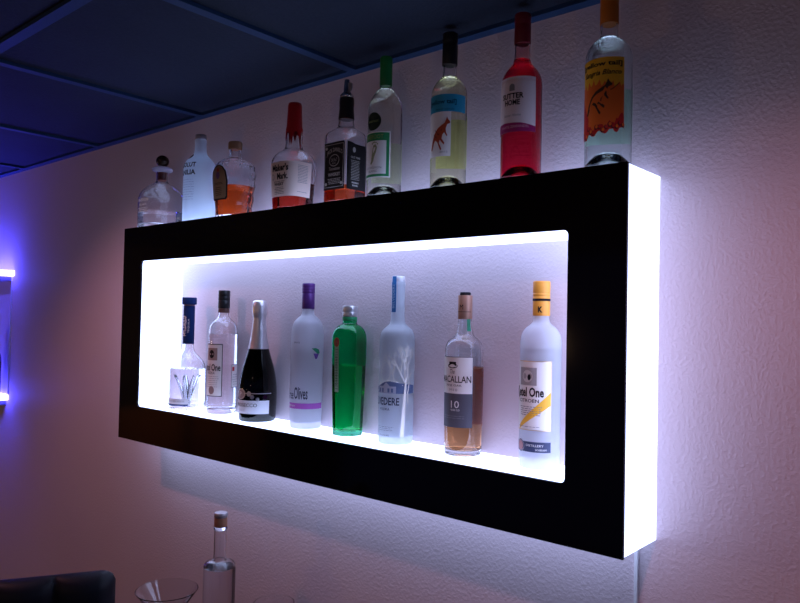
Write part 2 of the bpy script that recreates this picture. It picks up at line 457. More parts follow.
def shell(b, z0, z1, extra=.35):
    pts = []; z = z0
    while z < z1: pts.append((b.rad(z * b.k) / b.k + extra, z)); z += 1.5
    return pts
b.ring('foil', [(p[0], p[1]) for p in shell(b, 71, 99)] + [(6.5, 100), (6.3, 102), (7.2, 104), (7.6, 108), (7.6, 113), (7.2, 117), (6, 119), (3, 119.8)], FOIL)
s = Sheet(b, .0006)
s.rect(-88, 88, 8, 21, mat('silver_label', (.72, .74, .8), .4), 0).rect(-88, 95, 27.5, 28.3, SILV, 0)
s.disc(-5, 27, 19, 5.2, mat('badge', (.55, .5, .5), .4), 1).disc(-5, 27, 15, 4.2, mat('badge_in', (.35, .3, .32), .4), 2).disc(26, 27.5, 7, 2.5, SILV, 1).disc(36, 24.5, 6, 2, SILV, 2).disc(52, 22.5, 5, 1.7, SILV, 1)
s.text('PROSECCO', 12, 16.5, 78, 3.4, INK).text('D.O.C.', 0, 11.5, 30, 2, GREY).text('P', -5, 27, 9, 4.5, WHITE, 3)
s.build('label', label='silver grey band label with round badge and dots')

# 4 grape vodka
FR1 = frosted('frosted_glass_lavender', (.93, .95, 1), .3, .34)
b = Bottle('liquor_bottle', 'frosted vodka bottle with a purple cap and purple stripe inside the niche', (.6976, -.042, zi), .00234,
    [(14.6, 0), (15.2, .6), (15.5, 4), (16, 20), (16.3, 60), (16.3, 92), (16, 98), (14.2, 104.5), (10, 109), (6.7, 111.5), (5.9, 115), (5.9, 122), (5.9, 136)], group=IN)
b.body(FR1, base=.014); b.liquid(WATER, 78)
PUR = mat('purple_cap', (.10, .03, .2), .35, .3)
b.ring('cap', [(6.2, 118), (6.4, 118.4), (6.4, 133), (6.2, 133.4), (6.5, 134), (6.5, 136), (6.3, 136.4), (6.5, 137), (6.5, 139), (6.3, 139.5), (6.5, 140), (6.5, 142.8), (6, 143.5)], PUR)
s = Sheet(b, .0005)
LT = P('letter_navy', (.05, .055, .09))
s.text('three', -21, 33.4, 42, 9, LT, 2, bold=.01); s.build('lettering')
s = Sheet(b, .0005); s.text('Olives', 28, 35, 50, 12, LT, 2, bold=.015); s.build('lettering')
s = Sheet(b, .0005)
s.rect(-100, 117, 19.6, 25.2, mat('purple_band', (.45, .10, .50), .5), 0, nv=1).text('GRAPE', -28, 22.4, 26, 2, WHITE, 1).text('VODKA', -3, 22.4, 20, 1.6, WHITE, 1)
s.build('stripe', label='purple stripe round the lower body')
s = Sheet(b, .0005); s.text('IMPORTED', 10, 84.5, 26, 1.6, GREY); s.build('small_print')
s = Sheet(b, .0005); s.poly([(64, 79), (78, 79.5), (92, 78), (96, 74.5), (88, 73)], mat('leaf_green', (.03, .3, .16), .5)).poly([(70, 74), (92, 74), (84, 69), (78, 68.5)], mat('grape_purple', (.2, .08, .4), .5), 2)
s.build('fruit_print', label='small green and purple fruit print')

# 5 green gin
GG = glass('green_glass', (.03, .76, .36))
b = Bottle('liquor_bottle', 'bright green faceted gin bottle with a silver cap and small red seal', (.8362, -.042, zi), .00221,
    [(14, 0), (14.6, .8), (15, 5), (15.6, 25), (16.4, 50), (17.2, 78), (17.4, 92), (17, 99), (15, 104.6), (11.4, 108.4), (8, 110), (7, 112), (7, 124)], sec=sec_poly(8, .85, rad(22.5)), phi=rad(45), blend=(100, 111), group=IN, seg=96)
b.body(GG, t=.002, base=.01); b.liquid(glass('green_gin', (.65, 1, .7), 1.34), 69)
b.ring('cap', [(7.4, 117.3), (7.7, 117.8), (7.7, 121.5), (7.4, 122), (7.4, 122.4), (7.7, 123), (7.7, 127.4), (7.2, 128.2)], mat('brushed_cap', (.72, .72, .75), .32, .8))
b.tube('neck_ring', [(7.3, 113.4), (7.5, 114), (7.5, 116.6), (7.3, 117.1)], mat('green_cap_ring', (.02, .35, .13), .4))
s = Sheet(b, .0006)
s.rect(-9, 9, 43, 92, mat('pale_green_strip', (.28, .42, .33), .5), 0, nv=12).lines(-7, 7, 45, 86, 16, mat('dark_green_ink', (.02, .12, .06), .5), .5, lay=1)
s.text('TANQUERAY', 0, 64, 9, 30, mat('dark_green_ink', ()), 2, vert=True)
s.disc(0, 92, 12, 4.6, mat('red_wax', (.32, .02, .03), .35), 2).text('T', 0, 92, 9, 5, mat('dark_wax', (.12, .01, .01), .5), 4)
s.build('label', label='narrow pale strip with a red wax seal')

# 6 tall frosted vodka
FR2 = frosted('frosted_glass_blue', (.90, .95, 1.), .42, .5)
b = Bottle('liquor_bottle', 'tall frosted vodka bottle with etched white tree and blue neck strip', (.9773, -.042, zi), .00208,
    [(16.4, 0), (17, .8), (17.3, 5), (17.5, 30), (17.7, 80), (17.7, 101), (17.2, 107), (15.2, 112), (11, 115.6), (8, 118.2), (6.9, 123), (6.7, 135), (6.7, 156), (7.1, 157), (7.1, 159), (6.6, 159.8), (6.4, 163)], group=IN)
b.body(FR2, base=.014); b.liquid(WATER, 110)
b.ring('cap', [(6.3, 160.2), (6.5, 160.6), (6.5, 165.6), (6.1, 166.4)], mat('white_cap', (.8, .82, .88), .35, .2))
s = Sheet(b, .0007); BL = mat('bright_blue', (.02, .18, .50), .45)
s.rect(-24, 24, 130, 166, BL, nv=20).text('BELVEDERE', 0, 146, 22, 24, mat('pale_blue_ink', (.4, .6, .85), .5), 2, vert=True)
s.build('neck_strip', label='blue vertical neck strip')
s = Sheet(b, .0004)
def branch(u, v, a, L, w, d):
    du = math.degrees(math.sin(a) * L / 17.5); u2, v2 = u + du, v + math.cos(a) * L
    s.line([(u, v), (u2, v2)], w, ETCH, 1, w * .7)
    if d > 0 and v2 < 103:
        for q in range(2 if d > 1 else 3): branch(u2, v2, a + random.uniform(-.65, .65), L * random.uniform(.7, .9), w * .66, d - 1)
s.line([(62, 8), (66, 30), (70, 50), (72, 62)], 4.2, ETCH, 1, 1.8)
for a in (-.5, -.1, .25, .6): branch(71, 60, a, 11, 1.2, 4)
s.line([(82, 40), (80, 50), (86, 62)], 1.2, ETCH, 1, .8)
s.line([(-40, 52), (-20, 60), (10, 63), (40, 62), (62, 58)], 1.6, ETCH, 1, .8)
for u in (-30, -8, 14, 34): branch(u, 62, random.uniform(-.4, .4), 7, .6, 3)
s.build('etched_tree', label='white etched bare tree')
s = Sheet(b, .0004); BG = P('blue_grey_print', (.13, .19, .36))
s.strip([(-60, 50), (-20, 50), (0, 50), (20, 50), (60, 50), (110, 50)], [(-60, 54), (-20, 58), (0, 61), (20, 62), (60, 60), (110, 58)], BG)
s.rect(-30, 40, 50, 57, mat('pale_facade', (.45, .5, .64), .5), 1)
for u in (-24, -10, 12, 24): s.rect(u, u + 7, 51, 55, BG, 2, 2, 1)
s.poly([(-6, 57), (20, 57), (7, 61)], mat('pale_facade', ()), 2)
s.build('house_print', label='grey blue house print')
s = Sheet(b, .0004)
s.text('BELVEDERE', -6, 42.2, 114, 7.4, P('steel_blue_ink', (.035, .05, .11)), 2, bold=.015).text('VODKA', 0, 34.5, 40, 2.4, P('steel_blue_ink', ()), 2)
s.build('lettering'); s = Sheet(b, .0004)
s.lines(-30, 34, 13, 18, 3, GREY, .3); s.text('POLAND', 0, 9, 40, 1.4, GREY, 2)
s.build('small_print')

# 7 single malt
b = Bottle('liquor_bottle', 'clear whisky bottle with a white and grey label, dark amber whisky and copper neck', (1.1498, -.042, zi), .00193,
    [(17.4, 0), (18.2, .8), (18.6, 5), (18.9, 40), (19.3, 80), (19.4, 102), (18.8, 108), (16.2, 112.6), (11.8, 115.6), (9.2, 118.5), (7.6, 124), (6.8, 132), (6.8, 150), (6.8, 157)], group=IN)
b.body(CLEAR, base=.01); b.liquid(glass('amber_whisky', (.86, .42, .17), 1.35), 87)
b.ring('cap', [(7, 134), (7.3, 134.5), (7.3, 157), (7.1, 157.8)], mat('copper_cap', (.52, .30, .22), .4, .5))
b.ring('cap_top', [(5.2, 158), (5.5, 158.4), (5.4, 160.5), (4.8, 161)], INK)
s = Sheet(b, .0009); s.text('M', 5, 146, 30, 5, INK).rect(-60, 90, 141, 141.5, INK, 1, nv=1); s.build('cap_print')
s = Sheet(b, .0006); s.rect(52, 84, 122, 134, mat('green_tag', (.02, .25, .13), .5), nv=6); s.build('neck_tag', label='small green tag below the cap')
s = Sheet(b, .0005); DG = mat('slate_label', (.09, .09, .12), .5)
s.rect(-64, 63, 61, 97, WHITE).rect(-64, 63, 28, 61, DG).border(-64, 63, 28, 97, .6, DG)
s.disc(0, 88, 17, 2.4, INK).rect(-12, 12, 88, 92, INK, 1).disc(0, 88, 9, 1.6, WHITE, 2).text('The', 0, 82.5, 16, 4.4, INK, shear=.3)
s.text('MACALLAN', 4, 75, 106, 6.6, INK, bold=.01).text('FINE OAK', 4, 69, 52, 2, INK).text('10', 10, 50.5, 26, 7, WHITE).text('YEARS OLD', 10, 45, 30, 1.8, WHITE)
s.text('M10', 4, 64.6, 26, 2.5, GREY).lines(-40, 44, 36, 40, 2, GREY, .4)
s.build('label', label='white upper and slate grey lower label')
s = Sheet(b, .0005); s.rect(118, 242, 28, 84, frosted('rose_back_label', (.62, .26, .25), .6, .97)); s.build('back_label')

# 8 citrus vodka
FR3 = frosted('frosted_glass_white', (.95, .96, 1), .3, .5)
b = Bottle('liquor_bottle', 'frosted citrus vodka bottle with a yellow cap and white label with yellow sash', (1.3167, -.042, zi), .00177,
    [(18.8, 0), (19.6, .8), (20.2, 5), (19.9, 12), (20.2, 15), (20.3, 60), (20.3, 116), (20.5, 118), (20.5, 120), (20.4, 126), (19.2, 132.5), (15.6, 138.4), (10.4, 142), (8, 145.4), (7.8, 152), (7.8, 178)], group=IN)
b.body(FR3, base=.018); b.liquid(WATER, 119)
YC = mat('yellow_cap', (.85, .37, .05), .38)
b.ring('cap', [(8.4, 150.8), (8.7, 151.4), (8.7, 170), (8.4, 170.6), (8.7, 171.2), (8.7, 173), (8.4, 173.6), (8.7, 174.2), (8.7, 184.6), (8.2, 185.7)], YC)
s = Sheet(b, .0002); s.o = .0162 - 20.3 * 0
def capsheet(b, r, z0, z1):   # a sheet lying on a cap of radius r
    q = Sheet(b, 0); f = b.at
    def pt(u, v, lay):
        a = rad(u); rr = r * b.k + .0003 + lay * .00015
        return (math.sin(a) * rr, -math.cos(a) * rr, v * b.k)
    q.pt = pt; return q
s = capsheet(b, 8.7, 150, 170); s.rect(-180, 180, 165.6, 168, INK, nv=1, nu=48).text('K', 22, 157, 30, 6, INK, bold=.05); s.build('cap_stripe', label='black stripe and letter on the cap')
s = Sheet(b, .0005); YL = mat('yellow_sash', (.92, .50, .04), .5)
s.rect(-63, 61, 38, 106, WHITE)
for i in range(12):
    a = i / 12.; c = (i + 1) / 12.
    s.strip([(-40 + 100 * a, 38 + 25 * a), (-40 + 100 * c, 38 + 25 * c)], [(-40 + 100 * a, 38 + 25 * a + 4 + 9 * a), (-40 + 100 * c, 38 + 25 * c + 4 + 9 * c)], YL, 1)
s.border(-63, 61, 38, 106, .6, GOLD, 2)
s.rect(-38, 20, 82, 99.5, mat('engraving_grey', (.36, .34, .34), .6), 1).disc(-8, 91, 17, 6, mat('engraving_pale', (.6, .58, .56), .6), 2).disc(-2, 90, 5, 3, INK, 3)
s.rect(-63, -52, 66, 82, mat('orange_block', (.75, .22, .04), .5), 1)
s.text('K', -50, 75, 18, 11, INK, 3, bold=.04).text('etel One', -1, 75.5, 82, 9.5, INK, 2, bold=.03).text('CITROEN', -6, 67, 66, 3.4, INK, 2, bold=.01)
s.lines(-36, 36, 52, 62, 5, GREY, .7, .25, 1).lines(-42, 30, 40, 43, 1, GREY, .5, .1, 3)
s.build('label', label='white label with yellow diagonal sash and black lettering')
s = Sheet(b, .0005); s.rect(-78, 62, 17, 27, mat('dark_navy_band', (.03, .04, .10), .5), nv=2).disc(-32, 22.4, 17, 6.2, mat('medal', (.22, .2, .27), .4), 1).disc(-32, 22.4, 12, 4.4, mat('medal_in', (.42, .2, .22), .4), 2)
s.text('DISTILLERY', 16, 23.5, 50, 2.2, WHITE).text('SCHIEDAM', 34, 19.5, 30, 1.8, WHITE).text('1691', -64, 22, 18, 3, WHITE)
s.build('band_label', label='dark navy band with a round medal')

# --- on top, left to right --------------------------------------------------
# 1 squat silver tequila
b = Bottle('liquor_bottle', 'squat clear tequila bottle with round ball stopper, leftmost on top of the cabinet', (.0791, -.065, zt), .0029,
    [(20.6, 0), (21.8, .8), (22.3, 4), (22.4, 29), (22.2, 31), (20.6, 35.5), (17, 40), (12, 43.6), (7.6, 45.8), (5.6, 47.6), (5.4, 50), (5.4, 57)], sec=sec_super(3.2), phi=rad(59), blend=(36, 46), group=ON, seg=96)
b.body(CLEAR, base=.01); b.liquid(WATER, 17)
b.ring('cork', [(4.4, 49), (4.5, 56.8)], mat('red_cork', (.28, .08, .05), .7))
b.ring('stopper_collar', [(5, 57.1), (9.4, 58.2), (10.2, 60), (9, 61.4), (6, 62.6), (4, 63)], frosted('collar_glass', (.9, .92, 1), .25, .6))
b.ring('ball_stopper', [(6.4 * math.cos(rad(a)), 68.4 + 6 * math.sin(rad(a))) for a in range(-80, 90, 10)], mat('dark_ball', (.05, .03, .02), .12, .6))
s = Sheet(b, .0004)
s.text('PATRON', 0, 27, 46, 3, ETCH).text('SILVER', 0, 22.5, 34, 2, ETCH).lines(-24, 24, 15, 20, 3, ETCH, .5)
s.build('etched_print', label='white etched lettering')

# 2 vanilla vodka
b = Bottle('liquor_bottle', 'milky white frosted vodka bottle with black lettering on top of the cabinet', (.271, -.065, zt), .00272,
    [(15.2, 0), (15.8, .8), (16, 4), (16, 54), (15.6, 58), (13.6, 63), (9.6, 67), (6.6, 70.5), (5.7, 74), (5.6, 82), (6, 83), (6, 85), (5.4, 85.6)], group=ON)
b.solid(frosted('milky_glass', (.84, .93, 1.), .5, .85))
b.ring('cap', [(5.3, 85.7), (5.6, 86), (5.6, 89.6), (5.2, 90.3)], mat('grey_cap', (.36, .36, .42), .35, .6))
s = Sheet(b, .0005); BK = P('brown_black', (.04, .03, .03))
s.text('ABSOLUT', -3, 57.6, 90, 5, BK, bold=.03).text('VANILIA', -3, 50, 88, 5, BK, bold=.03).lines(-40, 38, 22, 44, 9, mat('pale_script', (.45, .48, .6), .5), .35, .15)
s.disc(-4, 67, 15, 2.6, BK, 1); s.build('lettering', label='black capital lettering')

# 3 cut glass whisky
def diamond(bt, m):
    prof = bt.prof; seg = 16; k = bt.k
    zs = [0, .8, 6, 13, 20, 27, 34, 40, 45, 49.5, 53.5, 57, 60, 61.5, 64, 70]
    v, f, R = [], [], []
    for j, z in enumerate(zs):
        R.append(list(range(len(v), len(v) + seg))); r = bt.rad(z * k) * (.965 if (j % 2 and 3 < z < 56) else 1)
        for i in range(seg):
            t = 2 * PI * (i + (.5 if j % 2 else 0)) / seg; x, y = bt.sec(t)
            if z > 59: x, y = math.sin(t) / bt.w, -math.cos(t) / bt.w / bt.ry
            v.append((x * r, y * r * bt.ry, z * k))
    for j in range(len(zs) - 1):
        a, c = R[j], R[j + 1]
        for i in range(seg):
            n = (i + 1) % seg
            if j % 2 == 0: f += [(a[i], a[n], c[i]), (c[i], a[n], c[n])]
            else: f += [(a[i], a[n], c[n]), (a[i], c[n], c[i])]
    top = R[-1]; n0 = len(v)
    inn = [q for q in bt.inner if q[1] <= 70 * k]; RI = []
    for r, z in inn[::-1]:
        if r < 1e-6: RI.append([len(v)]); v.append((0, 0, z)); continue
        RI.append(list(range(len(v), len(v) + seg)))
        for i in range(seg):
            t = 2 * PI * (i + .5) / seg; x, y = bt.sec(t)
            if z > 59 * k: x, y = math.sin(t) / bt.w, -math.cos(t) / bt.w / bt.ry
            v.append((x * r, y * r * bt.ry, z))
    prev = top
    for q in RI:
        for i in range(seg):
            n = (i + 1) % seg
            f.append((prev[i], q[i], q[n], prev[n]) if len(q) > 1 else (prev[i], q[0], prev[n]))
        prev = q
    c = len(v); v.append((0, 0, 0))
    for i in range(seg): f.append((R[0][(i + 1) % seg], R[0][i], c))
    return link('bottle_glass', v, f, m, bt.root, smooth=False)
b = Bottle('liquor_bottle', 'cut crystal whisky bottle with amber whisky and wooden stopper on top of the cabinet', (.4283, -.065, zt), .00258,
    [(17, 0), (17.8, .8), (18.2, 4), (19.2, 18), (20.4, 32), (21.5, 45), (21, 51), (18.8, 56), (14, 59.6), (8, 61.2), (6.2, 62), (5.8, 64), (5.8, 70.4)], sec=sec_super(2.4), phi=rad(54), ry=.9, blend=(54, 61), group=ON, seg=44)
b.inner = []
b.body(CLEAR, t=.0048, base=.008); bpy.data.objects.remove(b.glass); diamond(b, CLEAR)
b.liquid(glass('orange_whisky', (1, .13, .015), 1.35), 33, e=-.0004)
b.ring('stopper', [(6.2, 70.8), (6.8, 71.6), (7, 77), (6.4, 78.4)], mat('tan_wood', (.30, .19, .11), .6, noise=.2))
s = Sheet(b, .0014); OL = mat('bronze_label', (.30, .21, .13), .4, .2)
pts = [(-34, 20), (-29, 18), (29, 18), (34, 20), (35, 36), (29, 46), (16, 51), (0, 53), (-16, 51), (-29, 46), (-35, 36)]
s.poly(pts, INK, 0).poly([(u * .86, 19.5 + (v - 18) * .93) for u, v in pts], OL, 1)
s.disc(0, 42, 8, 3.6, mat('purple_crest', (.12, .05, .2), .4), 2).disc(0, 47, 5, 2, mat('red_crest', (.4, .04, .03), .4), 2).text('CROWN ROYAL', 0, 34, 38, 2.6, INK, 3).lines(-15, 15, 22, 31, 5, INK, .5, .3, 3)
s.build('label', label='arched bronze label with dark border')

# 4 red wax bourbon
b = Bottle('liquor_bottle', 'bourbon bottle with dripping red wax neck and cream label on top of the cabinet', (.6597, -.065, zt), .00237,
    [(18.6, 0), (19.4, .8), (20, 6), (20.8, 20), (21.8, 36), (22.3, 47), (21.6, 52.5), (18.4, 57.4), (13, 61), (9.4, 63.6), (8.6, 67), (8.0, 84), (6.6, 95), (6.4, 104)], sec=sec_super(3.4), phi=rad(49.6), blend=(50, 62), group=ON, seg=96)
b.body(CLEAR, base=.008); b.liquid(glass('red_amber_bourbon', (.75, .06, .03), 1.35), 29)
# neck must be round: separate wax coat
WAX = mat('red_wax_gloss', (.42, .008, .012), .28)
v, f = [], []; seg = 72; R = []
dr = [80, 79, 66, 80, 81, 78, 72, 80, 82, 81, 80, 67, 64.5, 79, 80, 74, 80, 82, 69, 81, 80, 82, 71, 80]
for j in range(14):
    R.append(list(range(len(v), len(v) + seg)))
    for i in range(seg):
        q = i / seg * len(dr); a = int(q) % len(dr); w = q - int(q); w = w * w * (3 - 2 * w)
        lo = dr[a] * (1 - w) + dr[(a + 1) % len(dr)] * w
        z = lo + (110 - lo) * j / 13.
        rr = b.rad(min(z, 103) * b.k) / b.k / b.w + .6
        if z > 84: rr = 7.9 - (z - 84) * .04
        if j == 0: rr -= .45
        if j == 13: rr -= .5
        x, y = sec_round(2 * PI * i / seg)
        v.append((x * rr * b.k, y * rr * b.k, z * b.k))
for a, c in zip(R, R[1:]):
    for i in range(seg): f.append((a[i], c[i], c[(i + 1) % seg], a[(i + 1) % seg]))
k = len(v); v.append((0, 0, 110.6 * b.k))
for i in range(seg): f.append((R[-1][i], k, R[-1][(i + 1) % seg]))
link('wax_seal', v, f, WAX, b.root)
s = Sheet(b, .0006); LB = mat('cream_paper', (.80, .66, .60), .6)
s.rect(-48, 108, 14, 48, LB, nu=60, nv=6)
s.text("Maker's", 6, 42.2, 60, 7, INK, bold=.035).text('Mark', 14, 33.8, 38, 6.4, INK, bold=.035).disc(-23, 33.6, 6, 3, GREY, 1).disc(-23, 33.6, 4.8, 2.4, LB, 2).disc(33.5, 31.2, 1.6, .7, INK, 2)
s.text('KENTUCKY STRAIGHT BOURBON', 2, 28.6, 44, 1.2, INK).text('WHISKY', 2, 26, 38, 3, INK, bold=.03).lines(-18, 22, 16, 23.6, 5, INK, .45, .25)
s.lines(62, 96, 27, 45, 12, GREY, .5, .1).lines(62, 96, 17, 20, 1, GREY, .5, .1)
s.build('label', label='cream paper label wrapping two sides')

# 5 square black label whiskey
b = Bottle('liquor_bottle', 'square whiskey bottle with black label and metal pour spout on top of the cabinet', (.8343, -.065, zt), .00221,
    [(20, 0), (20.6, .8), (20.8, 4), (20.8, 68), (20.4, 71), (17.6, 74), (12.6, 76.4), (9.6, 78.5), (8.6, 80), (7.6, 84), (7, 104)], sec=sec_super(9), phi=rad(45.5), blend=(68, 78), group=ON, seg=120)
b.body(CLEAR, base=.008); b.liquid(glass('red_whiskey', (.72, .10, .03), 1.35), 19)
BW = mat('black_wrap', (.012, .011, .012), .35)
b.ring('neck_wrap', [(7.9, 87), (8.1, 88), (7.6, 94), (7.2, 98), (7.5, 104), (7.2, 108.5), (6.4, 109)], BW)
s = capsheet(b, 7.7, 90, 96)
sp = b.ring('pour_spout', [(5.6, 109.2), (6, 110), (6, 112.6), (5.2, 113.6), (3.6, 115), (3.2, 121), (2.6, 127.4), (2.3, 127.6)], STEEL)
b.tube('spout_collar', [(6.6, 109.2), (7, 109.8), (7, 111.2), (6.6, 111.6)], STEEL)
# hinged clear flap of the spout
lathe('spout_flap', [(0, 0), (.0035, .001), (.007, .006), (.0078, .013), (.007, .019), (.0062, .0195), (.0068, .013), (.0056, .007), (.003, .003), (0, .002)], frosted('flap_plastic', (.6, .6, .64), .3, .5), b.root, 20, ry=.45, loc=(.009, 0, 120 * b.k - .012))
s = Sheet(b, .0005); BK2 = mat('black_label', (.008, .008, .01), .35); GR = mat('label_grey', (.50, .48, .46), .5)
s.rect(-42.5, 42.5, 14.6, 61.6, BK2, nu=40).border(-39, 39, 17, 59.5, .5, GR)
s.text("JACK DANIEL'S", 3, 50, 64, 5.4, GR, bold=.02, arc=3.5).disc(2, 43.5, 21, 6, GR, 1).disc(2, 43.5, 19, 5.2, BK2, 2).text('Old No.7', 2, 44, 24, 3.4, GR, 3).text('BRAND', 2, 40.6, 14, 1.4, GR, 3)
s.text('Tennessee', 3, 35.4, 44, 3.4, GR, bold=.01, shear=.2).text('WHISKEY', 3, 29.6, 50, 3.4, GR, bold=.03).lines(-24, 30, 20, 26, 4, GR, .7, .2)
s.disc(-31, 20.5, 5, 1.5, GR, 1).disc(32, 20.5, 5, 1.5, GR, 1).disc(-31, 56, 5, 1.5, GR, 1)
s.build('label', label='black front label with pale lettering')
s = Sheet(b, .0005)
s.strip([(50, 14.6), (60, 14.6), (72, 14.6), (84, 14.6), (130, 14.6)][:4] + [(128, 14.6)], [(50, 61.6), (60, 61.4), (84, 60.5), (104, 54), (128, 40)][:2] + [(72, 61), (84, 60), (128, 60)][:3], BK2)
s.disc(78, 54, 6, 2.6, GR, 1).text('OLD TIME', 84, 46.5, 38, 2, GR, bold=.02).lines(66, 102, 24, 44, 13, GR, .55, .12).lines(66, 102, 17.5, 23, 2, GR, 1.5, .4)
s.build('side_label', label='black side label with small white print')
s = Sheet(b, .0008); s.rect(44.3, 45.7, 14, 62, GOLD, nu=2, nv=4); s.build('corner_highlight', label='thin gold highlight painted on the front corner')  # highlight on the glass corner, painted as a gold strip

# wine bottles
def wine(label, x, k, hw, capr, cap0, top, neckr, sh, glassm, liqm, level, capm, body_h):
    b = Bottle('wine_bottle', label, (x, -.065, zt), k,
        [(hw * .95, 0), (hw * .985, .8), (hw, 4), (hw, body_h * .7), (hw, body_h)] + sh + [(neckr, cap0 - 2), (neckr, top - 4)], group=ON)
    # deep punt
    outer = b.prof; t = .0026; pr = hw * k
    punt_o = [(0, .030), (pr * .2, .029), (pr * .4, .025), (pr * .55, .019), (pr * .66, .011), (pr * .74, .003), (pr * .8, .0005), (pr * .9, 0)]
    punt_i = [(0, .0335), (pr * .22, .0325), (pr * .44, .0282), (pr * .6, .0215), (pr * .71, .014), (pr * .79, .008), (pr * .86, .006), (pr - t, .010)]
    b.inner = punt_i + [(max(r - t, .002), z) for r, z in outer if z > .013]
    full = punt_o + outer + b.inner[::-1]
    b.glass = lathe('bottle_glass', full, glassm, b.root, 64)
    b.liquid(liqm, level)
    if capm: b.ring('capsule', [(capr - .2, cap0), (capr, cap0 + .6), (capr, top - 12), (capr - .25, top - 11), (capr, top - 10), (capr, top - 1), (capr - .5, top)], capm)
    return b
# 6 green capsule white wine
b = wine('white wine bottle with a green capsule and green bordered label on top of the cabinet', .9505, .0021, 17.3, 6.3, 115.7, 145.5, 5.8,
    [(17.1, 94), (15.9, 99.5), (13, 105.5), (9.6, 110), (6.8, 113)], CLEAR, glass('pale_wine', (.93, .93, .78), 1.34), 112, mat('green_capsule', (.012, .26, .06), .4), 91)
s = Sheet(b, .0005); GN = mat('label_green', (.02, .26, .09), .5)
s.rect(-60, 62, 21, 66.5, WHITE).rect(-60, 58, 22.2, 65.4, GN, 1).rect(-60, 48, 24.6, 57.5, WHITE, 2)
s.text('BAREFOOT', 0, 61.5, 76, 4.2, mat('gold_green', (.3, .42, .12), .5), 3)
F = mat('foot_gold', (.32, .36, .2), .5)
s.poly([(-4, 34), (4, 37), (8, 42), (14, 46), (18, 51), (12, 54), (4, 53), (0, 48), (2, 43), (-4, 38), (-8, 35)], F, 3)
for u, v in ((19, 54.2), (14, 55.6), (9, 56), (4, 55.8), (0, 54.6)): s.disc(u, v, 2.2, .8, F, 3)
s.poly([(4, 45), (10, 48), (12, 51), (6, 51), (3, 48)], WHITE, 4)
s.text('SAUVIGNON', 2, 31, 62, 2.2, GREY, 3).text('BLANC', 2, 27.6, 34, 2.2, GREY, 3)
s.build('label', label='white label with thick green border and footprint')
s = Sheet(b, .0005); s.disc(0, 77, 30, 9, mat('dark_green_disc', (.008, .03, .015), .5), 0, 40).text('BAREFOOT', 0, 77, 42, 2, mat('gold_green', ()), 1); s.build('round_label', label='dark round neck label')
s = Sheet(b, .0005); s.rect(118, 242, 20, 61, frosted('back_paper_pale', (.86, .88, .66), .6, .97)); s.build('back_label')
# 7 black capsule, blue band
b = wine('white wine bottle with a black capsule and turquoise label band on top of the cabinet', 1.119, .00195, 18, 7.7, 128.7, 161, 6.5,
    [(17.8, 101), (16.6, 106), (13.4, 111), (9.5, 114.6), (7, 117.4)], CLEAR, glass('straw_wine', (.96, .93, .62), 1.34), 116, mat('black_capsule', (.008, .009, .012), .4), 98)
s = Sheet(b, .0005); TQ = mat('turquoise', (.02, .33, .52), .5)
s.rect(-75, 44, 33.8, 77.7, WHITE).rect(-75, 97, 77.7, 95, TQ, 1)
s.text('[yellow tail]', 12, 87, 96, 6, mat('dark_teal', (.0, .05, .09), .6, spec=.1), 3, bold=.02).text('PINOT GRIGIO', 24, 80, 60, 1.8, mat('dark_teal', ()), 3)
RD = mat('rust_red', (.42, .06, .02), .5)
def roo(s, u0, v0, sx, sy, m, lay=3):
    pts = [(-13, -12), (-10, -3), (-6, 4), (-1, 8.5), (5, 11.5), (9, 13.5), (11, 17), (12, 19.5), (13.5, 17), (16.5, 14.5), (16, 13), (12.5, 12), (10.5, 8), (11, 4), (13, 1), (11.5, .5), (8.5, 4), (6, 2), (5, -2), (9, -6), (8, -8), (2.5, -3), (1, -6), (5, -12), (3.5, -13.5), (-1.5, -5), (-5, -3), (-8, -6), (-11, -13)]
    s.poly([(u0 + x * sx, v0 + y * sy) for x, y in pts], m, lay)
roo(s, 4, 53, 2.3, 1.0, RD); s.line([(-8, 60), (4, 55), (16, 60)], .6, INK, 4).line([(-14, 56), (-2, 52)], .6, INK, 4)
s.text('2012', 22, 38, 26, 1.6, GREY, 2); s.build('label', label='turquoise band over a white label with a red animal drawing')
s = Sheet(b, .0005); s.rect(112, 236, 27, 77, frosted('back_paper_yellow', (.88, .88, .45), .6, .97)).lines(120, 228, 34, 72, 9, GREY, .6); s.build('back_label')
# 8 pink wine
b = wine('deep pink wine bottle with dark red capsule and white label on the cabinet', 1.2829, .0018, 20.3, 8.2, 141, 171.5, 7.6,
    [(20.1, 102), (18.8, 108), (15.6, 113.5), (11.6, 118), (8.6, 122)], glass('pinkish_glass', (1, .72, .74)), glass('pink_wine', (.80, .03, .09), 1.34), 125, mat('red_capsule', (.16, .006, .018), .4), 99)
s = Sheet(b, .0005); s.rect(-66, 73, 48.5, 103, mat('blush_white', (.80, .70, .72), .5)).strip([(-66, 48.5), (-20, 48.5), (30, 48.5), (73, 48.5)], [(-66, 57), (-20, 58), (30, 57), (73, 54)], mat('magenta', (.32, .01, .12), .5), 1)
s.text('SUTTER', 4, 84, 66, 5.6, INK, bold=.03).text('HOME', 4, 77.5, 46, 5.6, INK, bold=.03).disc(4, 93, 8, 3, GREY, 1).rect(-4, 12, 89, 92, GREY, 1)
s.text('Sutter Home', 4, 65, 52, 2.6, GREY, shear=.4).text('WHITE ZINFANDEL', 10, 53.6, 86, 2.4, mat('pink_ink', (.8, .4, .5), .5), 2)
s.build('label', label='white label with magenta lower edge')
